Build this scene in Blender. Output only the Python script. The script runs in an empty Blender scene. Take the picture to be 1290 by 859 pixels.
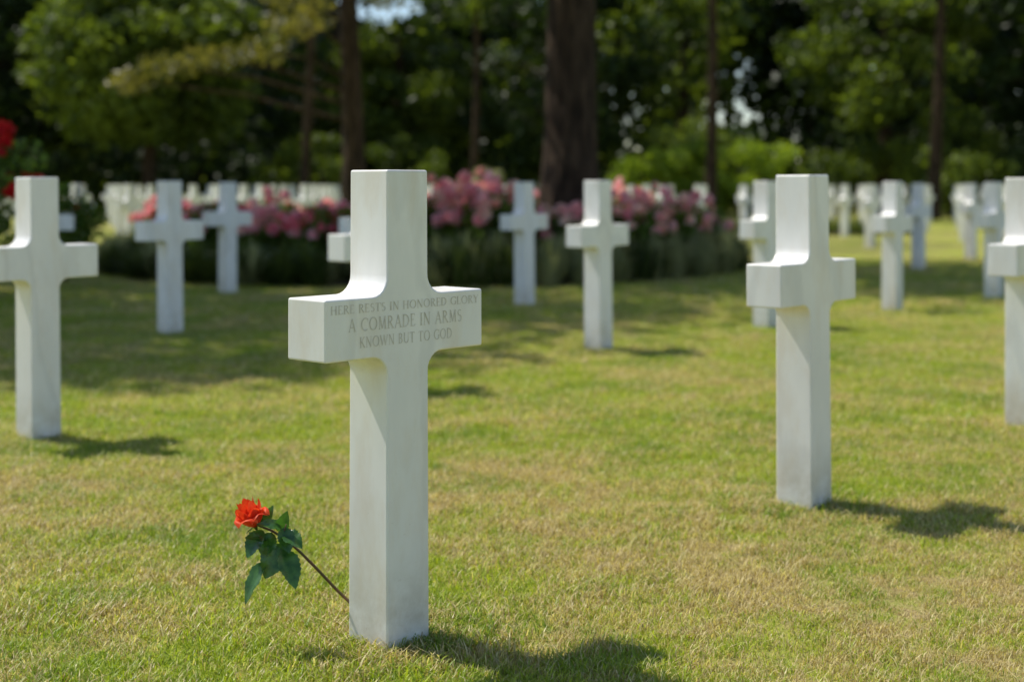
import bpy, bmesh, math, random
import numpy as np
from mathutils import Vector, Matrix, Quaternion
random.seed(7); rng=np.random.default_rng(7)
sc=bpy.context.scene
sc.view_settings.view_transform='Standard'; sc.view_settings.look='None'; sc.view_settings.exposure=0
COL=sc.collection
SUN=Vector((-.56,.320,1)).normalized()

# ---------------- materials ----------------
def newmat(name):
    m=bpy.data.materials.new(name); m.use_nodes=True
    nt=m.node_tree; nt.nodes.clear()
    return m,nt
def N(nt,t,**k):
    n=nt.nodes.new(t)
    for a,b in k.items():
        if a in n.inputs.keys(): n.inputs[a].default_value=b
        else: setattr(n,a,b)
    return n
def L(nt,a,b): nt.links.new(a,b)
def noise(nt,vec,scale,detail=3,rough=.55):
    n=N(nt,'ShaderNodeTexNoise'); n.inputs['Scale'].default_value=scale
    n.inputs['Detail'].default_value=detail; n.inputs['Roughness'].default_value=rough
    if vec is not None: L(nt,vec,n.inputs['Vector'])
    return n.outputs[0]
def ramp(nt,fac,stops):
    r=N(nt,'ShaderNodeValToRGB'); e=r.color_ramp.elements
    while len(e)<len(stops): e.new(.5)
    for i,(p,c) in enumerate(stops):
        e[i].position=p; e[i].color=(c[0],c[1],c[2],1) if not isinstance(c,(int,float)) else (c,c,c,1)
    L(nt,fac,r.inputs[0]); return r.outputs[0]
def mix(nt,fac,a,b,mode='MIX'):
    n=N(nt,'ShaderNodeMix',data_type='RGBA',blend_type=mode)
    for i,v in ((0,fac),(6,a),(7,b)):
        if hasattr(v,'links'): L(nt,v,n.inputs[i])
        elif isinstance(v,(int,float)): n.inputs[i].default_value=v if i==0 else (v,v,v,1)
        else: n.inputs[i].default_value=(v[0],v[1],v[2],1)
    return n.outputs[2]
def math_(nt,op,a,b=0.0,clamp=False):
    n=N(nt,'ShaderNodeMath',operation=op); n.use_clamp=clamp
    for i,v in ((0,a),(1,b)):
        if hasattr(v,'links'): L(nt,v,n.inputs[i])
        else: n.inputs[i].default_value=v
    return n.outputs[0]
def out(nt,sh):
    o=N(nt,'ShaderNodeOutputMaterial'); L(nt,sh,o.inputs[0])
def pos(nt): return N(nt,'ShaderNodeNewGeometry').outputs['Position']
def bump(nt,h,strength,dist):
    b=N(nt,'ShaderNodeBump'); b.inputs['Strength'].default_value=strength; b.inputs['Distance'].default_value=dist
    L(nt,h,b.inputs['Height']); return b.outputs[0]

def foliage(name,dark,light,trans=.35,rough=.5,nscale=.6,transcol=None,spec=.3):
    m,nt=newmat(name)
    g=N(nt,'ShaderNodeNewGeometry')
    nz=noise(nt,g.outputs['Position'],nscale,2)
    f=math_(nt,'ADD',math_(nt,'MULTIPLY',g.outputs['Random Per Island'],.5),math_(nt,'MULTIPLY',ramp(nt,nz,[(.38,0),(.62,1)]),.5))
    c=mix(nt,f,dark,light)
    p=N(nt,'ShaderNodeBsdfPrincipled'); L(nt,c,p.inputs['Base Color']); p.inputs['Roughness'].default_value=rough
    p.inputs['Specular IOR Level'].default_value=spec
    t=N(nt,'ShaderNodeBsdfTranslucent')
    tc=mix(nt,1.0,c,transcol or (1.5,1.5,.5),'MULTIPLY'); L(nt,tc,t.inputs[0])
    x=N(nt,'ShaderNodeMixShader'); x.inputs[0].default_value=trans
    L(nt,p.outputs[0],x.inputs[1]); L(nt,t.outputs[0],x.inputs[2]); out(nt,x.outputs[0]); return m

def marble_mat():
    m,nt=newmat('marble')
    tc=N(nt,'ShaderNodeTexCoord').outputs['Object']; oi=N(nt,'ShaderNodeObjectInfo')
    va=N(nt,'ShaderNodeVectorMath',operation='ADD'); L(nt,tc,va.inputs[0])
    vs=N(nt,'ShaderNodeVectorMath',operation='SCALE'); L(nt,oi.outputs['Location'],vs.inputs[0]); vs.inputs['Scale'].default_value=3.3
    L(nt,vs.outputs[0],va.inputs[1]); v=va.outputs[0]
    mp=N(nt,'ShaderNodeMapping'); mp.inputs['Rotation'].default_value=(.3,.5,.4); mp.inputs['Scale'].default_value=(1,1,.35); L(nt,v,mp.inputs[0])
    n1=noise(nt,mp.outputs[0],5,5,.6)
    w=N(nt,'ShaderNodeTexWave'); w.inputs['Scale'].default_value=1.6; w.inputs['Distortion'].default_value=11; w.inputs['Detail'].default_value=5; w.inputs['Detail Scale'].default_value=1.6; L(nt,mp.outputs[0],w.inputs[0])
    c=ramp(nt,n1,[(.3,(.82,.80,.775)),(.5,(.90,.875,.84)),(.7,(.93,.905,.86))])
    c=mix(nt,ramp(nt,w.outputs[1],[(.0,.32),(.12,0)]),c,(.64,.63,.61))
    sz=N(nt,'ShaderNodeSeparateXYZ'); L(nt,tc,sz.inputs[0])
    foot=ramp(nt,sz.outputs[2],[(0,1),(.22,0)])
    st=math_(nt,'MULTIPLY',foot,ramp(nt,noise(nt,v,14,4,.7),[(.35,.1),(.65,1)]))
    c=mix(nt,math_(nt,'MULTIPLY',st,.65),c,(.42,.35,.23))
    st2=math_(nt,'MULTIPLY',ramp(nt,noise(nt,mp.outputs[0],9,5,.65),[(.48,0),(.72,1)]),.38)
    c=mix(nt,st2,c,(.70,.57,.40))
    spk=math_(nt,'MULTIPLY',ramp(nt,noise(nt,v,60,3,.7),[(.66,0),(.74,1)]),ramp(nt,noise(nt,v,6,2),[(.52,0),(.66,.4)]))
    c=mix(nt,spk,c,(.45,.36,.24))
    p=N(nt,'ShaderNodeBsdfPrincipled'); L(nt,c,p.inputs['Base Color'])
    p.inputs['Roughness'].default_value=.38; p.inputs['Specular IOR Level'].default_value=.45
    L(nt,bump(nt,noise(nt,v,180,3),.05,.002),p.inputs['Normal'])
    out(nt,p.outputs[0]); return m

GREEN_D=(.22,.31,.022); GREEN_L=(.56,.62,.055)
def worn(nt,P,c,r):
    d=N(nt,'ShaderNodeVectorMath',operation='DISTANCE'); L(nt,P,d.inputs[0]); d.inputs[1].default_value=c
    return math_(nt,'SUBTRACT',1.0,math_(nt,'DIVIDE',d.outputs['Value'],r),True)
def lawn_patch(nt,P):
    a=ramp(nt,noise(nt,P,.75,5,.68),[(.45,0),(.58,1)])
    b=ramp(nt,noise(nt,P,4,6,.72),[(.43,0),(.56,1)])
    f=math_(nt,'ADD',math_(nt,'MULTIPLY',a,.44),math_(nt,'MULTIPLY',b,.48))
    wsum=math_(nt,'ADD',worn(nt,P,(1.05,3.55,0),1.2),math_(nt,'MULTIPLY',worn(nt,P,(.15,4.6,0),1.0),.8))
    wsum=math_(nt,'ADD',wsum,math_(nt,'MULTIPLY',worn(nt,P,(-1.6,4.6,0),.9),.6))
    k=math_(nt,'MULTIPLY',wsum,ramp(nt,noise(nt,P,9,5,.7),[(.38,.2),(.6,1)]))
    return math_(nt,'ADD',f,math_(nt,'MULTIPLY',k,.9))
def lawn_mat():
    m,nt=newmat('lawn')
    P=pos(nt)
    dry=lawn_patch(nt,P)
    fine=noise(nt,P,70,4,.7)
    g=mix(nt,ramp(nt,fine,[(.3,0),(.7,1)]),(.08,.12,.014),(.38,.45,.04))
    g=mix(nt,ramp(nt,noise(nt,P,.25,3),[(.4,0),(.6,.4)]),g,(.44,.48,.05))
    s=mix(nt,ramp(nt,noise(nt,P,120,3,.7),[(.3,0),(.7,1)]),(.13,.09,.035),(.54,.43,.20))
    c=mix(nt,math_(nt,'MULTIPLY',dry,.9,True),g,s)
    p=N(nt,'ShaderNodeBsdfPrincipled'); L(nt,c,p.inputs['Base Color']); p.inputs['Roughness'].default_value=.85
    p.inputs['Specular IOR Level'].default_value=.15
    L(nt,bump(nt,fine,.6,.02),p.inputs['Normal']); out(nt,p.outputs[0]); return m
def blade_mat():
    m,nt=newmat('grass_blades')
    g=N(nt,'ShaderNodeNewGeometry'); P=g.outputs['Position']; R=g.outputs['Random Per Island']
    dry=lawn_patch(nt,P)
    col=mix(nt,R,GREEN_D,GREEN_L)
    col=mix(nt,ramp(nt,noise(nt,P,1.7,4,.6),[(.38,.6),(.54,0)]),col,(.15,.27,.02))
    isdry=math_(nt,'GREATER_THAN',math_(nt,'ADD',math_(nt,'MULTIPLY',dry,.92),.06),math_(nt,'FRACT',math_(nt,'MULTIPLY',R,17.31)))
    c=mix(nt,isdry,col,mix(nt,math_(nt,'FRACT',math_(nt,'MULTIPLY',R,7.7)),(.34,.24,.09),(.90,.78,.43)))
    p=N(nt,'ShaderNodeBsdfPrincipled'); L(nt,c,p.inputs['Base Color']); p.inputs['Roughness'].default_value=.42; p.inputs['Specular IOR Level'].default_value=.5
    t=N(nt,'ShaderNodeBsdfTranslucent'); L(nt,mix(nt,1.0,c,(1.1,1.15,.5),'MULTIPLY'),t.inputs[0])
    x=N(nt,'ShaderNodeMixShader'); x.inputs[0].default_value=.45
    L(nt,p.outputs[0],x.inputs[1]); L(nt,t.outputs[0],x.inputs[2]); out(nt,x.outputs[0]); return m
def simple(name,c1,c2,scale=8,rough=.8,bmp=0,sx=1,sz=1):
    m,nt=newmat(name); tc=N(nt,'ShaderNodeTexCoord').outputs['Object']
    mp=N(nt,'ShaderNodeMapping'); mp.inputs['Scale'].default_value=(sx,sx,sz); L(nt,tc,mp.inputs[0])
    n=noise(nt,mp.outputs[0],scale,5,.65)
    p=N(nt,'ShaderNodeBsdfPrincipled'); L(nt,mix(nt,ramp(nt,n,[(.35,0),(.65,1)]),c1,c2),p.inputs['Base Color']); p.inputs['Roughness'].default_value=rough
    p.inputs['Specular IOR Level'].default_value=.2
    if bmp: L(nt,bump(nt,n,1,bmp),p.inputs['Normal'])
    out(nt,p.outputs[0]); return m

M_marble=marble_mat(); M_lawn=lawn_mat(); M_blade=blade_mat()
M_cut_shade=simple('engraving_shade',(.55,.51,.43),(.73,.69,.62),50,.9)  # flat lettering; shade of cut letters is put into this darker tint
M_bark=simple('pine_bark',(.012,.008,.005),(.085,.055,.034),11,.95,.06,1,.2)
M_soil=simple('soil',(.05,.035,.022),(.11,.08,.05),12,.95,.03)
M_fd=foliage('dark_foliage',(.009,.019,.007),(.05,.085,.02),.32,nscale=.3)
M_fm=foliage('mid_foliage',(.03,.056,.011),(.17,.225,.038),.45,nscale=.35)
M_fl=foliage('light_foliage',(.10,.17,.02),(.36,.45,.06),.5,nscale=.5)
M_needle=foliage('pine_needles',(.045,.055,.016),(.30,.265,.085),.42,nscale=.7)
M_rosel=foliage('rose_foliage',(.04,.08,.014),(.19,.29,.045),.45,nscale=2)
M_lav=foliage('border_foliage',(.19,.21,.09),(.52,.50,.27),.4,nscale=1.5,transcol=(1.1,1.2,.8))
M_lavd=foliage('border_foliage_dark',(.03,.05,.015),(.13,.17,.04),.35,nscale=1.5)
def petal(name,a,b): return foliage(name,a,b,.4,.5,3,(1.05,.88,.82))
M_pink=petal('pink_petals',(.93,.34,.38),(.96,.66,.66))
M_coral=petal('coral_petals',(.93,.46,.38),(.96,.80,.68))
M_mag=petal('magenta_petals',(.88,.14,.22),(.94,.38,.42))
M_redp=petal('red_petals',(.50,.01,.015),(.72,.02,.02))

# ---------------- mesh builder ----------------
class MB:
    def __init__(s): s.v=[]; s.f=[]; s.m=[]; s.n=0
    def add(s,v,f,mat=0):
        v=np.asarray(v,dtype=float); s.v.append(v)
        o=s.n
        s.f.extend([tuple(int(i)+o for i in q) for q in f]); s.m.extend([mat]*len(f)); s.n+=len(v)
    def tube(s,pts,rad,seg=8,mat=0,jit=0):
        pts=[Vector(p) for p in pts]; V=[];F=[]
        for i,p in enumerate(pts):
            d=(pts[min(i+1,len(pts)-1)]-pts[max(i-1,0)]).normalized()
            a=d.cross(Vector((0.31,1,.2))).normalized(); b=d.cross(a)
            for k in range(seg):
                t=2*math.pi*k/seg; r=rad[i]*(1+random.uniform(-jit,jit))
                V.append(tuple(p+a*math.cos(t)*r+b*math.sin(t)*r))
        for i in range(len(pts)-1):
            for k in range(seg):
                F.append((i*seg+k,i*seg+(k+1)%seg,(i+1)*seg+(k+1)%seg,(i+1)*seg+k))
        F.append(tuple((len(pts)-1)*seg+k for k in range(seg)))
        s.add(V,F,mat)
    def leaves(s,C,size,mat=0,aspect=.55,droop=0):
        C=np.asarray(C); n=len(C)
        if n==0: return
        d=rng.normal(size=(n,3)); d[:,2]-=droop; d/=np.linalg.norm(d,axis=1)[:,None]
        e=np.cross(d,rng.normal(size=(n,3))); e/=np.linalg.norm(e,axis=1)[:,None]
        sz=(size*rng.uniform(.6,1.35,n))[:,None]
        h=d*sz*.5; w=e*sz*.5*aspect
        V=np.stack([C-h,C-w+h*.1,C+h,C+w+h*.1],1).reshape(-1,3)
        idx=np.arange(n*4).reshape(-1,4)
        s.add(V,idx.tolist(),mat)
    def obj(s,name,mats,smooth=False,link=True,parent=None):
        me=bpy.data.meshes.new(name); me.from_pydata(np.concatenate(s.v).tolist(),[],s.f)
        for m in mats: me.materials.append(m)
        me.polygons.foreach_set('material_index',s.m)
        if smooth: me.polygons.foreach_set('use_smooth',[True]*len(s.f))
        me.update(); o=bpy.data.objects.new(name,me)
        if link: COL.objects.link(o)
        if parent: o.parent=parent
        return o
def blob(c,r,n,hollow=.45):
    d=rng.normal(size=(n,3)); d/=np.linalg.norm(d,axis=1)[:,None]
    q=(hollow+(1-hollow)*rng.random(n)**.6)[:,None]
    return np.array(c)+d*q*np.array(r)

# ---------------- ground ----------------
mb=MB(); S=1500
mb.add([(-S,-S,0),(S,-S,0),(S,S,0),(-S,S,0)],[(0,1,2,3)]); mb.obj('lawn',[M_lawn])

gcol=bpy.data.collections.new('grass_patches')
def patch(nb,R,hmin,hmax,w,name):
    b=MB(); V=[];F=[]
    for i in range(nb):
        r=R*math.sqrt(random.random()); t=random.uniform(0,6.283); x=r*math.cos(t); y=r*math.sin(t)
        h=random.uniform(hmin,hmax)*(1.45 if random.random()<.12 else 1); a=random.uniform(0,6.283); ww=w*random.uniform(.7,1.3)
        dx,dy=math.cos(a),math.sin(a); lean=random.uniform(.3,1.8)*h; px,py=-dy*ww/2,dx*ww/2
        k=len(V)
        V+=[(x-px,y-py,-.002),(x+px,y+py,-.002),(x+dx*lean*.35+px*.8,y+dy*lean*.35+py*.8,h*.6),(x+dx*lean*.35-px*.8,y+dy*lean*.35-py*.8,h*.6),(x+dx*lean,y+dy*lean,h*.95)]
        F+=[(k,k+1,k+2,k+3),(k+3,k+2,k+4)]
    b.add(V,F); o=b.obj(name,[M_blade],link=False); gcol.objects.link(o)
for i in range(7): patch(360,.115,.006,.023,.0024,'grass_patch_a%d'%i)
pts=[];scl=[]
def scatter(y0,y1,step,s0,s1):
    y=y0
    while y<y1:
        W=.37*y+1.3; x=-W
        while x<W:
            X=x+random.uniform(-.5,.5)*step; Y=y+random.uniform(-.5,.5)*step
            s=random.uniform(s0,s1)
            dd=math.hypot(X-1.05,Y-3.55)
            if dd<1.0: s*=.62+.38*dd
            pts.append((X,Y,0)); scl.append(s); x+=step
        y+=step
scatter(1.6,6,.092,.65,1.4); scatter(6,11,.14,1.0,1.7); scatter(11,20,.23,1.4,2.1)
for cx,cy in ((-.279,3.235),(.945,4.62),(-1.93,5.8)):
    for i in range(16):
        t=random.uniform(0,6.28); pts.append((cx+.13*math.cos(t),cy+.13*math.sin(t),0)); scl.append(random.uniform(1.2,1.7))
me=bpy.data.meshes.new('lawn_grass'); me.from_pydata(pts,[],[])
at=me.attributes.new('sc','FLOAT','POINT'); at.data.foreach_set('value',scl)
go=bpy.data.objects.new('lawn_grass',me); COL.objects.link(go)
ng=bpy.data.node_groups.new('scatter_grass','GeometryNodeTree')
ng.interface.new_socket('Geometry',in_out='INPUT',socket_type='NodeSocketGeometry')
ng.interface.new_socket('Geometry',in_out='OUTPUT',socket_type='NodeSocketGeometry')
gi=ng.nodes.new('NodeGroupInput'); goo=ng.nodes.new('NodeGroupOutput')
m2p=ng.nodes.new('GeometryNodeMeshToPoints'); iop=ng.nodes.new('GeometryNodeInstanceOnPoints')
ci=ng.nodes.new('GeometryNodeCollectionInfo'); ci.inputs['Collection'].default_value=gcol
ci.inputs['Separate Children'].default_value=True; ci.inputs['Reset Children'].default_value=True
rv=ng.nodes.new('FunctionNodeRandomValue'); rv.data_type='FLOAT_VECTOR'
rv.inputs[0].default_value=(-.06,-.06,0); rv.inputs[1].default_value=(.06,.06,6.283)
na=ng.nodes.new('GeometryNodeInputNamedAttribute'); na.data_type='FLOAT'; na.inputs[0].default_value='sc'
ng.links.new(gi.outputs[0],m2p.inputs[0]); ng.links.new(m2p.outputs[0],iop.inputs['Points'])
ng.links.new(ci.outputs[0],iop.inputs['Instance']); iop.inputs['Pick Instance'].default_value=True
ng.links.new(rv.outputs[0],iop.inputs['Rotation']); ng.links.new(na.outputs[0],iop.inputs['Scale'])
ng.links.new(iop.outputs[0],goo.inputs[0])
mod=go.modifiers.new('scatter','NODES'); mod.node_group=ng

# ---------------- crosses ----------------
CH,CW,SW,CD=1.07,.484,.125,.124; A0,A1=.658,.792
def cross_outline(fr=.045,seg=6):
    w=SW/2; W=CW/2; P=[(w,-.25)]
    def arc(cx,cz,a0,a1):
        for i in range(seg+1):
            t=math.radians(a0+(a1-a0)*i/seg); P.append((cx+fr*math.cos(t),cz+fr*math.sin(t)))
    arc(w+fr,A0-fr,180,90); P.extend([(W,A0),(W,A1)]); arc(w+fr,A1+fr,270,180); P.extend([(w,CH),(-w,CH)])
    arc(-w-fr,A1+fr,360,270); P.extend([(-W,A1),(-W,A0)]); arc(-w-fr,A0-fr,90,0); P.append((-w,-.25))
    return P
def cross_mesh(fr=.045,seg=6,name='cross_mesh'):
    P=cross_outline(fr,seg); n=len(P); b=MB()
    V=[(x,-CD/2,z) for x,z in P]+[(x,CD/2,z) for x,z in P]
    V=[((x*(1+.045*max(0,1-z/CH)) if abs(x)<SW/2+.001 else x),y*(1+.045*(1-z/CH)),z) for x,y,z in V]
    F=[tuple(range(n)),tuple(range(2*n-1,n-1,-1))]+[(i,i+n,(i+1)%n+n,(i+1)%n) for i in range(n)]
    b.add(V,F); return b
CROSS=cross_mesh().obj('marble_cross_body',[M_marble],smooth=True,link=False).data
bm=bmesh.new(); bm.from_mesh(CROSS); bmesh.ops.recalc_face_normals(bm,faces=bm.faces); bm.to_mesh(CROSS); bm.free()
for p in CROSS.polygons: p.use_smooth=True
YAW=math.radians(48)
def add_cross(x,y,tilt=0,yaw=0):
    o=bpy.data.objects.new('marble_grave_cross',CROSS); COL.objects.link(o)
    o.location=(x,y,0); o.rotation_euler=(math.radians(tilt*.5),math.radians(tilt),YAW+math.radians(yaw))
    m=o.modifiers.new('bevel','BEVEL'); m.width=.005; m.segments=3; m.limit_method='ANGLE'; m.angle_limit=math.radians(40); m.harden_normals=True
    return o
main=add_cross(-.279,3.225)
near=[(.945,4.60),(2.21,6.12),(-1.93,5.80),(-.72,7.27),(.545,8.95),(1.84,10.33),(3.14,11.75),(4.42,13.05),
 (-2.39,9.95),(-1.13,11.1),(.11,12.35),(-2.72,13.6),(-3.98,12.1),(5.03,17.6),(-3.2,4.2),(-3.65,8.5),(5.75,14.5),(3.45,7.6),(-5.2,10.6)]
for i,(x,y) in enumerate(near): add_cross(x,y,random.uniform(-.4,.4),random.uniform(-1,1))

T,t_=.13,.055
def seg_(a,b,w): return [('l',a,b,w)]
def serif(x,y,w=.26): return [('l',(x-w/2,y),(x+w/2,y),.05)]
def arcs(cx,cy,rx,ry,a0,a1,tv=T,th=t_,n=12):
    return [('a',cx,cy,rx,ry,a0,a1,tv,th,n)]
def vs(x,w=T): return seg_((x,0),(x,1),w)+serif(x,.02)+serif(x,.98)
G={
'A':(.86,seg_((.1,0),(.43,1),t_)+seg_((.43,1),(.76,0),T)+seg_((.22,.34),(.62,.34),t_)+serif(.1,.02,.2)+serif(.76,.02,.26)),
'B':(.66,vs(.14)+arcs(.2,.75,.3,.23,90,-90)+arcs(.2,.27,.36,.25,90,-90)),
'C':(.84,arcs(.5,.5,.42,.48,55,305)+seg_((.77,.72),(.79,.95),t_)),
'D':(.86,vs(.14)+arcs(.2,.5,.56,.48,90,-90)),
'E':(.62,vs(.14)+seg_((.14,.97),(.52,.97),t_)+seg_((.14,.52),(.44,.52),t_)+seg_((.14,.03),(.56,.03),t_)+seg_((.52,.97),(.52,.83),t_)+seg_((.56,.03),(.56,.18),t_)),
'G':(.88,arcs(.5,.5,.42,.48,55,320)+seg_((.78,.08),(.78,.42),T)+serif(.78,.42,.24)+seg_((.77,.72),(.79,.95),t_)),
'H':(.86,vs(.14)+vs(.7)+seg_((.14,.52),(.7,.52),t_)),
'I':(.32,vs(.16)),
'K':(.76,vs(.14)+seg_((.2,.45),(.62,1),t_)+seg_((.3,.56),(.68,0),T)+serif(.62,.98,.2)+serif(.68,.02,.2)),
'L':(.6,vs(.14)+seg_((.14,.03),(.54,.03),t_)+seg_((.54,.03),(.54,.2),t_)),
'M':(1.0,seg_((.16,0),(.2,1),t_)+seg_((.2,1),(.5,.05),T)+seg_((.5,.05),(.8,1),t_)+seg_((.8,1),(.86,0),T)+serif(.16,.02,.2)+serif(.86,.02,.24)+serif(.17,.98,.14)+serif(.83,.98,.14)),
'N':(.88,seg_((.14,0),(.14,1),t_)+seg_((.14,1),(.74,0),T)+seg_((.74,0),(.74,1),t_)+serif(.14,.02,.2)+serif(.74,.98,.22)+serif(.12,.98,.14)),
'O':(.96,arcs(.48,.5,.41,.48,0,360,n=20)),
'R':(.74,vs(.14)+arcs(.2,.75,.34,.23,90,-90)+seg_((.3,.52),(.68,0),T)+serif(.69,.02,.16)),
'S':(.6,arcs(.3,.74,.2,.23,40,270,T*.8,t_)+arcs(.3,.27,.23,.25,90,-140,T*.8,t_)),
'T':(.74,seg_((.37,0),(.37,1),T)+serif(.37,.02)+seg_((.04,.97),(.70,.97),t_)+seg_((.04,.97),(.04,.83),t_)+seg_((.70,.97),(.70,.83),t_)),
'U':(.84,seg_((.14,.3),(.14,1),T)+seg_((.7,.3),(.7,1),t_)+arcs(.42,.32,.28,.3,180,360)+serif(.14,.98)+serif(.7,.98,.2)),
'W':(1.14,seg_((.08,1),(.34,0),T)+seg_((.34,0),(.57,1),t_)+seg_((.57,1),(.82,0),T)+seg_((.82,0),(1.06,1),t_)+serif(.08,.98,.2)+serif(.57,.98,.18)+serif(1.06,.98,.18)),
'Y':(.78,seg_((.08,1),(.39,.48),T)+seg_((.7,1),(.39,.48),t_)+seg_((.39,0),(.39,.5),T)+serif(.39,.02)+serif(.08,.98,.2)+serif(.7,.98,.2)),
' ':(.38,[])}
def text_geom(b,s,cx,z0,h,width):
    tot=sum(G[c][0] for c in s)+.1*(len(s)-1); k=width/tot; x=cx-width/2
    layer=[0]
    def quad(p,q,w):
        dx,dz=q[0]-p[0],q[1]-p[1]; l=math.hypot(dx,dz) or 1; nx,nz=-dz/l*w/2,dx/l*w/2
        layer[0]+=1; yy=-.00002*(layer[0]%9)
        Q=[(p[0]-nx,p[1]-nz),(p[0]+nx,p[1]+nz),(q[0]+nx,q[1]+nz),(q[0]-nx,q[1]-nz)]
        b.add([(x+u*k,yy,z0+v*h) for u,v in Q],[(3,2,1,0)])
    for c in s:
        adv,st=G[c]
        for e in st:
            if e[0]=='l': quad(e[1],e[2],e[3])
            else:
                _,ax,ay,rx,ry,a0,a1,tv,th,n=e
                pr=None
                for i in range(n+1):
                    t=math.radians(a0+(a1-a0)*i/n); p=(ax+rx*math.cos(t),ay+ry*math.sin(t))
                    if pr: quad(pr,p,th+(tv-th)*abs(math.cos(t)))
                    pr=p
        x+=(adv+.1)*k
b=MB()
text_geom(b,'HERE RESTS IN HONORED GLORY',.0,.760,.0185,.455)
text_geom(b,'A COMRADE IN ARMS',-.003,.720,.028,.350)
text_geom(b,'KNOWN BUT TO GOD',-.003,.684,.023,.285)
ins=b.obj('inscription',[M_cut_shade],parent=main)
fy=-CD/2*(1+.045*(1-.655/CH))-.0005
ins.location=(0,fy,0)

# far rows of crosses: one object
def incl(x,y):
    px=x/y
    if y<14 : return False
    if ((x+1.1)/4.9)**2+((y-18)/5.0)**2<1: return False
    if y<27 and -.03<px<.24: return False
    return True
fb=cross_mesh(.045,3); FV=np.concatenate(fb.v); FF=fb.f
R=np.array([[math.cos(YAW),-math.sin(YAW),0],[math.sin(YAW),math.cos(YAW),0],[0,0,1]])
far=MB(); a=np.array([1.245,1.42]); bb=np.array([-1.63,2.66]); p0=np.array([-.274,3.25])
for i in range(-45,60):
    for j in range(0,40):
        p=p0+a*i+bb*j
        if p[1]>49 or p[1]<14 or abs(p[0])>.42*p[1]+4 or not incl(*p): continue
        if p[1]>44 and abs(p[0]-6)<4.5: continue
        if p[0]/p[1]<-.32 and p[1]<22: continue
        if .135<p[0]/p[1]<.16: continue
        if any((p[0]-q[0])**2+(p[1]-q[1])**2<1 for q in near): continue
        far.add(FV@R.T+np.array([p[0],p[1],0]),FF)
fo=far.obj('distant_marble_cross_rows',[M_marble])

# ---------------- rose laid against the cross ----------------
rose=bpy.data.objects.new('red_rose',None); COL.objects.link(rose)
def mrose(name,c1,c2,rough,trans,spec=.5,tc2=None):
    m,nt=newmat(name); tc=N(nt,'ShaderNodeTexCoord').outputs['Object']
    c=mix(nt,ramp(nt,noise(nt,tc,45,3),[(.35,0),(.65,1)]),c1,c2)
    p=N(nt,'ShaderNodeBsdfPrincipled'); L(nt,c,p.inputs['Base Color']); p.inputs['Roughness'].default_value=rough; p.inputs['Specular IOR Level'].default_value=spec
    L(nt,bump(nt,noise(nt,tc,160,2),.3,.002),p.inputs['Normal'])
    t=N(nt,'ShaderNodeBsdfTranslucent'); L(nt,mix(nt,1.0,c,tc2 or (1,1,1),'MULTIPLY'),t.inputs[0])
    x=N(nt,'ShaderNodeMixShader'); x.inputs[0].default_value=trans
    L(nt,p.outputs[0],x.inputs[1]); L(nt,t.outputs[0],x.inputs[2]); out(nt,x.outputs[0]); return m
M_rp=mrose('rose_petal',(.76,.040,.012),(.94,.12,.025),.5,.42,.3)
M_rl=mrose('rose_leaf',(.028,.085,.02),(.06,.15,.035),.26,.25,.65,(2.4,2.6,.8))
M_rs=mrose('rose_stem',(.08,.06,.02),(.13,.055,.03),.5,0)
b=MB()
sp=[(-.290,3.37,-.01),(-.350,3.28,.052),(-.40,3.23,.120),(-.4375,3.21,.168),(-.475,3.20,.210),(-.505,3.19,.240),(-.536,3.185,.262),(-.575,3.18,.279)]
b.tube(sp,[.0036,.0035,.0034,.0033,.0031,.0029,.0026,.0022],8)
for i in range(9):
    k=random.uniform(1,5.5); i0=int(k); p=Vector(sp[i0]).lerp(Vector(sp[i0+1]),k-i0); d=Vector((random.uniform(-1,1),random.uniform(-1,1),random.uniform(-.3,1))).normalized()
    b.tube([p,p+d*.007],[.0016,.0002],5)
tw=[((-.515,3.185,.245),(-.50,3.18,.225),(-.512,3.175,.205),(-.54,3.17,.195)),((-.51,3.185,.243),(-.508,3.16,.262),(-.50,3.15,.285)),((-.536,3.185,.262),(-.545,3.17,.245))]
for q in tw: b.tube(q,[.0015]*len(q),6)
b.obj('stem',[M_rs],smooth=True,parent=rose)
def leaf(b,base,tip,w,up,fold=.3,curl=.15):
    base=Vector(base);tip=Vector(tip); d=tip-base; ln=d.length; d.normalize()
    up=Vector(up); s=d.cross(up).normalized(); n=s.cross(d).normalized()
    K=18; V=[];F=[]
    for i in range(K+1):
        t=i/K; prof=math.sin(math.pi*t**.85)**.8*(1-.18*t) if 0<t<1 else 0
        hw=w/2*prof*(1.0+(.08 if i%2 else -.04)); c=base+d*ln*t-n*curl*ln*(t-.15)**2
        for q in (-1,-.5,0,.5,1):
            V.append(c+s*hw*q+n*(fold*hw*abs(q)-.10*hw*math.sin(t*17)*(abs(q)==1)))
    for i in range(K):
        for j in range(4): F.append((i*5+j,i*5+j+1,i*5+j+6,i*5+j+5))
    b.add([tuple(v) for v in V],F)
b=MB()
leaf(b,(-.545,3.17,.247),(-.588,3.14,.262),.032,(0,-.6,1),.3)
leaf(b,(-.535,3.17,.262),(-.553,3.15,.212),.054,(-.3,-1,.3),.35)
leaf(b,(-.555,3.17,.268),(-.588,3.14,.216),.048,(-.5,-1,.3),.3)
leaf(b,(-.518,3.17,.238),(-.545,3.14,.168),.062,(.2,-1,.2),.3)
leaf(b,(-.510,3.16,.228),(-.472,3.12,.154),.054,(.5,-.9,.3),.35)
leaf(b,(-.545,3.165,.203),(-.598,3.13,.120),.044,(-.6,-.8,.6),.35,.25)
leaf(b,(-.508,3.16,.262),(-.462,3.13,.246),.046,(.2,-.6,1),.35,.3)
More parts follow.
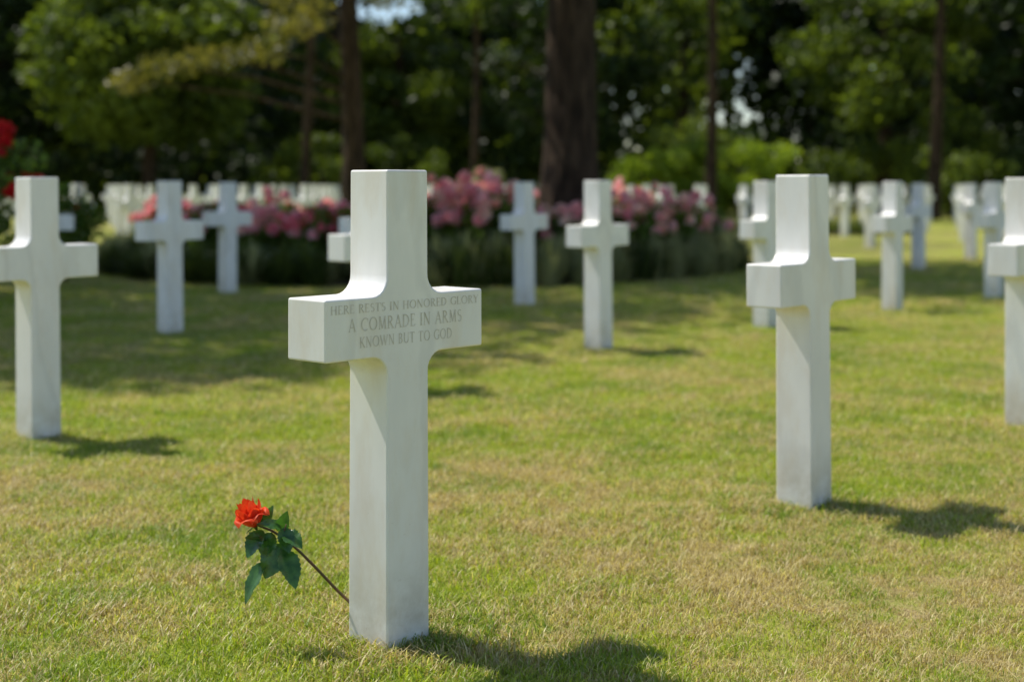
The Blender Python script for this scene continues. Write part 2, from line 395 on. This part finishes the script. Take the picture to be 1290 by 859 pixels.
leaf(b,(-.508,3.16,.276),(-.490,3.13,.228),.040,(.3,-1,.2),.4)
leaf(b,(-.512,3.16,.274),(-.560,3.14,.296),.036,(0,-.5,1),.3,.3)
leaf(b,(-.52,3.175,.262),(-.500,3.15,.308),.034,(.2,-1,.3),.3,.3)
leaf(b,(-.56,3.185,.275),(-.535,3.17,.318),.026,(.2,-1,.3),.3,.3)
o=b.obj('leaves',[M_rl],smooth=True,parent=rose)
b=MB(); layers=[(3,.004,.008,.052,1.3,0,0),(4,.008,.014,.054,1.0,.05,0),(5,.012,.020,.054,.85,.15,0),(5,.015,.026,.050,.78,.45,-.001),(6,.017,.030,.040,.70,1.0,-.003)]
for li,(n,rb,rt,h,hwid,flare,z0) in enumerate(layers):
    for k in range(n):
        ph=2*math.pi*k/n+li*.9+random.uniform(-.18,.18); hh=h*random.uniform(.88,1.06); V=[];F=[]; U=10;Vn=10; rr_=random.uniform(.92,1.08)
        for j in range(Vn+1):
            v=j/Vn
            for i in range(U+1):
                u=-1+2*i/U
                wv=hwid*math.sin(math.pi*min(1,(v*.6+.14)))**.7
                ang=ph+u*wv
                r=(rb*.3+(rt-rb*.3)*math.sin(min(v,.75)/.75*math.pi/2)**.8)*rr_
                r-=(1-flare)*.10*rt*max(0,v-.6)/.4
                r+=flare*.011*(max(0,v-.55)/.45)**1.5*(1+.5*abs(u))
                r*=1+.06*math.sin(3*u+k)+.025*u
                z=z0+hh*v*(1-.26*abs(u)**2.2*v)-flare*.013*(max(0,v-.7)/.3)**2
                if v>.8: z+=.004*(1-abs(u))*(v-.8)/.2
                V.append((r*math.cos(ang),r*math.sin(ang),z))
        for j in range(Vn):
            for i in range(U): q=j*(U+1)+i; F.append((q,q+1,q+U+2,q+U+1))
        b.add(V,F)
bl=b.obj('bloom',[M_rp],smooth=True,parent=rose)
bl.location=(-.575,3.178,.277); bl.rotation_euler=Vector((-.36,-.12,1)).to_track_quat('Z','Y').to_euler(); bl.scale=(.92,.92,1.08)
b=MB()
for k in range(5):
    t=k*1.2566; leaf(b,(0,0,-.004),(.026*math.cos(t),.026*math.sin(t),-.006+random.uniform(-.008,.006)),.008,(0,0,1),.2,.3)
b.tube([(0,0,-.012),(0,0,-.004),(0,0,.002)],[.002,.005,.006],8)
ca=b.obj('calyx',[M_rl],smooth=True,parent=rose); ca.location=bl.location; ca.rotation_euler=bl.rotation_euler

# ---------------- flower bed ----------------
BX,BY,BRX,BRY=-1.15,18.6,4.1,4.3
def bed(name,cx,cy,rx,ry,h=.08):
    b=MB(); n=64; V=[(cx,cy,h)]
    for k in range(n):
        t=2*math.pi*k/n; V.append((cx+rx*.96*math.cos(t),cy+ry*.96*math.sin(t),h*.8))
    for k in range(n):
        t=2*math.pi*k/n; V.append((cx+rx*math.cos(t),cy+ry*math.sin(t),-.02))
    F=[(0,1+k,1+(k+1)%n) for k in range(n)]+[(1+k,1+n+k,1+n+(k+1)%n,1+(k+1)%n) for k in range(n)]
    b.add(V,F); return b.obj(name,[M_soil])
bed('flower_bed_soil',BX,BY,BRX,BRY)
b=MB()
def tuft(cx,cy,h,r,n,mat):
    V=[];F=[]
    for i in range(n):
        a=random.uniform(0,6.283); rr=r*random.random(); hh=h*random.uniform(.5,1.1)*(1-.3*(rr/r)**2); w=random.uniform(.004,.009)
        x=cx+rr*.5*math.cos(a); y=cy+rr*.5*math.sin(a); dx,dy=math.cos(a)*rr,math.sin(a)*rr; px,py=-math.sin(a)*w,math.cos(a)*w
        k=len(V); V+=[(x-px,y-py,.03),(x+px,y+py,.03),(x+dx*.5+px,y+dy*.5+py,hh*.8),(x+dx*.5-px,y+dy*.5-py,hh*.8),(x+dx*1.2,y+dy*1.2,hh*random.uniform(.75,1.1))]
        F+=[(k,k+1,k+2,k+3),(k+3,k+2,k+4)]
    b.add(V,F,mat)
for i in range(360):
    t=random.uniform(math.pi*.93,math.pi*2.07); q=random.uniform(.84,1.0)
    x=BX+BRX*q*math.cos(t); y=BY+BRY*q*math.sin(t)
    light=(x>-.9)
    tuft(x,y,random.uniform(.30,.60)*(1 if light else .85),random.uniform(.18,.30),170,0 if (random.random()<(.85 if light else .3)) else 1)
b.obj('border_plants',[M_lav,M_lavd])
def rosebush(name,R,H,nb,petm,dens=1.0,bs=.11):
    b=MB()
    for k in range(7):
        a=random.uniform(0,6.28); x,y=R*.7*math.cos(a),R*.7*math.sin(a)
        b.tube([(0,0,0),(x*.4,y*.4,H*.4),(x,y,H*.8)],[.014,.01,.006],5,1)
    for k in range(12):
        a=random.uniform(0,6.28); q=R*.65*math.sqrt(random.random()); zz=random.uniform(.35,.82)*H
        b.leaves(blob((q*math.cos(a),q*math.sin(a),zz),(R*.45,R*.45,H*.2),int(160*dens),.2),.07,0,.65)
    for k in range(nb):
        a=random.uniform(0,6.28); q=R*math.sqrt(random.random()); zz=H*(.58+.46*(1-(q/R)**2)*random.random()+.12*random.random())
        s=bs*random.uniform(.8,1.25)
        b.leaves(blob((q*math.cos(a),q*math.sin(a),zz),(s*.5,s*.5,s*.42),28,.5),s*.62,2+(k%2),.9)
    return b.obj(name,[M_rosel,M_bark]+petm,link=False)
protos=[rosebush('rose_bush_a',.5,.9,30,[M_pink,M_coral]),rosebush('rose_bush_b',.5,1.0,44,[M_pink,M_coral]),rosebush('rose_bush_c',.5,.88,38,[M_mag,M_pink]),rosebush('rose_bush_d',.5,.92,32,[M_coral,M_pink])]
def place(pr,name,x,y,s=1,z=0):
    o=bpy.data.objects.new(name,pr.data); COL.objects.link(o); o.location=(x,y,z); o.rotation_euler=(0,0,random.uniform(0,6.28)); o.scale=(s,s,s*random.uniform(.93,1.07)); return o
rb=[(-.85,16.0,1,1.08),(-.2,15.7,1,1.1),(.25,16.3,0,1.0),(-.5,17.1,1,1.12),(1.35,16.0,3,.95),(1.8,16.6,1,.95),(2.25,17.5,3,.92),(1.2,17.4,0,1.05),(2.0,18.6,2,1),
 (-1.6,15.8,2,.92),(-2.2,15.9,2,.95),(-2.8,16.2,0,.92),(-3.4,16.7,2,1.0),(-3.9,17.3,2,.98),(-4.4,18.3,0,1.0),(-3.0,17.6,3,1.0),(-2.0,17.3,2,1.0),(-1.2,17.7,0,1.0),(-3.8,19.2,2,.95),(-2.6,19.3,0,.95),(-1,20,1,1),(.4,20,0,1),(1.6,20.4,1,1),(.75,15.9,3,.85)]
for x,y,k,s in rb: place(protos[k],'rose_bush',x,y,s)
pr=rosebush('red_rose_bush_mesh',.5,1.2,8,[M_redp,M_redp],.8,.11)
place(pr,'red_rose_bush',-4.85,12.8,1.2); place(pr,'red_rose_bush',-5.6,13.6,1.25)
pr2=rosebush('red_rose_bush_mesh2',.4,1.0,4,[M_redp,M_redp],.5,.11); place(pr2,'red_rose_bush',-4.8,15.3,1.1)
bed('distant_brown_mound',6.2,31,2.6,1.2,.06)  # low brown strip on the far right lawn, covered with dark tufts
b=MB()
for i in range(60):
    t=random.uniform(0,6.28); q=math.sqrt(random.random())
    tuft(6.2+2.5*q*math.cos(t),31+1.1*q*math.sin(t),.35,.3,60,1)
b.obj('distant_dark_tufts',[M_lav,M_lavd])

# ---------------- trees ----------------
def tree(name,x,y,H,r0,crown,lean=(0,0),leafmat=M_needle,n=140,ls=.28,aspect=.45,crad=1.0,seg=14,curve=.15,limbs=True,hollow=.1):
    b=MB(); K=9; path=[]; rad=[]
    for i in range(K+1):
        t=i/K; path.append((lean[0]*t+curve*math.sin(t*4),lean[1]*t+curve*(math.cos(t*3)-1),H*t-.1))
        rad.append(r0*(1-.75*t)*(1+.35*max(0,1-t*H/.9)))
    b.tube(path,rad,seg,0,.05)
    for (dx,dy,z,rx,rz) in crown:
        if limbs:
            t=min(.97,max(.05,(z-rx*.25-math.hypot(dx,dy)*.12)/H)); k=t*K; i0=int(k); p=Vector(path[i0]).lerp(Vector(path[min(K,i0+1)]),k-i0)
            e=Vector((dx+lean[0]*t,dy+lean[1]*t,z)); md=p.lerp(e,.5)+Vector((random.uniform(-.2,.2),random.uniform(-.2,.2),.15))
            rr=max(.02,r0*.22*(1-t*.6)); b.tube([p,md,e],[rr,rr*.6,rr*.25],6)
        b.leaves(blob((dx+lean[0]*min(1,z/H),dy+lean[1]*min(1,z/H),z),(rx,rx,rz),n,hollow),ls,1,aspect)
    o=b.obj(name,[M_bark,leafmat]); o.location=(x,y,0); return o
def crown_cloud(nc,R,z0,z1,rx,shape='round'):
    out_=[]
    for i in range(nc):
        z=random.uniform(z0,z1); t=(z-z0)/(z1-z0)
        rr=R*(math.sqrt(max(.05,1-(2*t-1)**2)) if shape=='round' else (1-.85*t))
        a=random.uniform(0,6.283); q=rr*random.uniform(.45,1)
        s=rx*random.uniform(.65,1.25); out_.append((q*math.cos(a),q*math.sin(a),z,s,s*.6))
    return out_
tree('pine_tree',.72,18.0,14,.36,crown_cloud(84,5.0,5.4,13.0,1.35),(.05,.2),M_needle,170,.28,seg=20,curve=.03)
tree('pine_tree',-7.6,16.2,14,.34,crown_cloud(84,4.6,5.2,13,1.35),(-.2,.1),M_needle,170,.28)
tree('pine_tree',-8.6,12.4,12,.30,crown_cloud(50,3.0,5.5,11.5,1.15),(.1,.1),M_needle,160,.27)
tree('pine_tree',-3.2,29,16,.24,crown_cloud(36,4.5,6.8,15,1.2)+[(-1.0,-.5,4.2,.7,.3),(-1.7,-.8,3.7,.8,.28),(-2.6,-1,3.55,.8,.28),(-3.4,-1.1,3.4,.75,.3),(-4.1,-1.2,3.1,.55,.28),(-.8,.2,4.6,.7,.4),(.9,.4,5.0,.6,.35)],(-.9,.2),M_needle,190,.2,.3)
tree('pine_tree',11.5,26,15,.32,crown_cloud(40,4.6,6.2,14,1.25),(.2,.1),M_needle,150,.28)
for x,y,H,r in ((-6.8,46,17,.17),(6.4,46,17,.2),(13.0,44,18,.2),(-1.4,50,16,.15),(19,45,17,.2)):
    tree('pine_tree',x,y,H,r,crown_cloud(26,3.0,7.0,H,1.2),(random.uniform(-.4,.4),0),M_fm if random.random()<.5 else M_needle,120,.32,curve=.2)
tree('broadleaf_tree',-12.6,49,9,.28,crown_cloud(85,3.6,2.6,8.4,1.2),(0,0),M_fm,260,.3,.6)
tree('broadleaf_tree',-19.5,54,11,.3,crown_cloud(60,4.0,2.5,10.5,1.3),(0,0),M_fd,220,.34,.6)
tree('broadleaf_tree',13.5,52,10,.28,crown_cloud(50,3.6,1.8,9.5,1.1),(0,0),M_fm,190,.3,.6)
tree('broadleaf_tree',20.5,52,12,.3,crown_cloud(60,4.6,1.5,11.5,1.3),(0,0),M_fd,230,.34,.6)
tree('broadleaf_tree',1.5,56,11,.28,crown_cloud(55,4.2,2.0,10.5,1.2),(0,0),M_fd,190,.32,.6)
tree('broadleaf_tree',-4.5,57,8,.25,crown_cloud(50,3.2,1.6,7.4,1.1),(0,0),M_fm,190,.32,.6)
def shrub(name,x,y,rx,h,mat,n=26,ls=.2):
    b=MB()
    for k in range(5):
        a=random.uniform(0,6.28); b.tube([(0,0,0),(rx*.4*math.cos(a),rx*.4*math.sin(a),h*.6)],[.05,.02],5)
    for k in range(n):
        a=random.uniform(0,6.28); q=rx*.85*math.sqrt(random.random()); z=h*random.uniform(.15,.95)*(1-.35*(q/rx)**2)
        s=rx*random.uniform(.15,.36); b.leaves(blob((q*math.cos(a),q*math.sin(a),z),(s,s,s*.8),150,.3),ls,1,.6)
    o=b.obj(name,[M_bark,mat]); o.location=(x,y,0); return o
shrub('shrub',7.6,47.5,1.9,2.9,M_fl,34); shrub('shrub',4.8,48,1.6,2.6,M_fl,32); shrub('shrub',6.2,49.5,2.0,3.4,M_fm,32)
shrub('shrub',-.7,47,1.2,1.9,M_lav,20); shrub('shrub',14.8,48,2.2,3.6,M_fm); shrub('shrub',11.0,50,1.7,2.6,M_fm)
shrub('shrub',-16.6,49,1.6,2.6,M_fd); shrub('shrub',-7.2,51,2.0,3,M_fm); shrub('shrub',-3.8,52,1.9,3.2,M_fm); shrub('shrub',18.5,48,2.0,3,M_fd)
b=MB()
for i in range(70):
    x=-62+124*i/69+random.uniform(-.8,.8); y=random.uniform(58,74)+abs(x)*-.12
    H=random.uniform(12,18)
    s=x/y
    if -.125<s<-.055: H=random.uniform(7.0,8.0)
    if s<-.30: H=random.uniform(8.5,11)
    mat=1 if random.random()<.6 else 2
    b.tube([(x,y,-.1),(x+.2,y,H*.5),(x,y,H*.9)],[.25,.18,.06],7,0)
    for c in crown_cloud(26,random.uniform(2.6,3.6),.8,H,1.6,'cone' if random.random()<.5 else 'round'):
        b.leaves(blob((x+c[0],y+c[1],c[2]),(c[3],c[3],c[4]*1.5),110,.2),.5,mat,.6)
for i in range(110):
    x=random.uniform(-55,55); y=random.uniform(53,60)-abs(x)*.1; s=random.uniform(1.0,2.0)
    b.leaves(blob((x,y,random.uniform(.6,2.4)),(s,s,s*.8),140,.2),.38,random.choice((1,1,1,2)),.6)
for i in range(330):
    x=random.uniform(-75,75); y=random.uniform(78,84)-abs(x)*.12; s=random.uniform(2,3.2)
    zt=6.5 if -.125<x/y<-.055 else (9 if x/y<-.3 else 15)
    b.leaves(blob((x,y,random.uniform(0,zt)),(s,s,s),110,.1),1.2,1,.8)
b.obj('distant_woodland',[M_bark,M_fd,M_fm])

# ---------------- light, world, camera ----------------
w=bpy.data.worlds.new('World'); sc.world=w; w.use_nodes=True; nt=w.node_tree; nt.nodes.clear()
sky=nt.nodes.new('ShaderNodeTexSky'); sky.sky_type='NISHITA'; sky.sun_disc=False
sky.sun_elevation=math.asin(SUN.z); sky.sun_rotation=math.atan2(SUN.x,SUN.y)
sky.ozone_density=1.5; sky.dust_density=.5
bg=nt.nodes.new('ShaderNodeBackground'); bg.inputs[1].default_value=.14; o=nt.nodes.new('ShaderNodeOutputWorld')
nt.links.new(sky.outputs[0],bg.inputs[0]); nt.links.new(bg.outputs[0],o.inputs[0])
ld=bpy.data.lights.new('sun','SUN'); ld.energy=5; ld.angle=math.radians(.53); ld.color=(1,.955,.85)
lo=bpy.data.objects.new('sun',ld); COL.objects.link(lo); lo.rotation_euler=SUN.to_track_quat('Z','Y').to_euler(); lo.location=(-10,10,20)
cd=bpy.data.cameras.new('camera'); cam=bpy.data.objects.new('camera',cd); COL.objects.link(cam); sc.camera=cam
cam.location=(0,0,1.033); cam.rotation_euler=(math.radians(90),0,0)
cd.lens=50; cd.sensor_width=36; cd.shift_y=-(429.5-235)/1290; cd.clip_end=4000; cd.clip_start=.05
cd.dof.use_dof=True; cd.dof.focus_distance=3.12; cd.dof.aperture_fstop=2.3
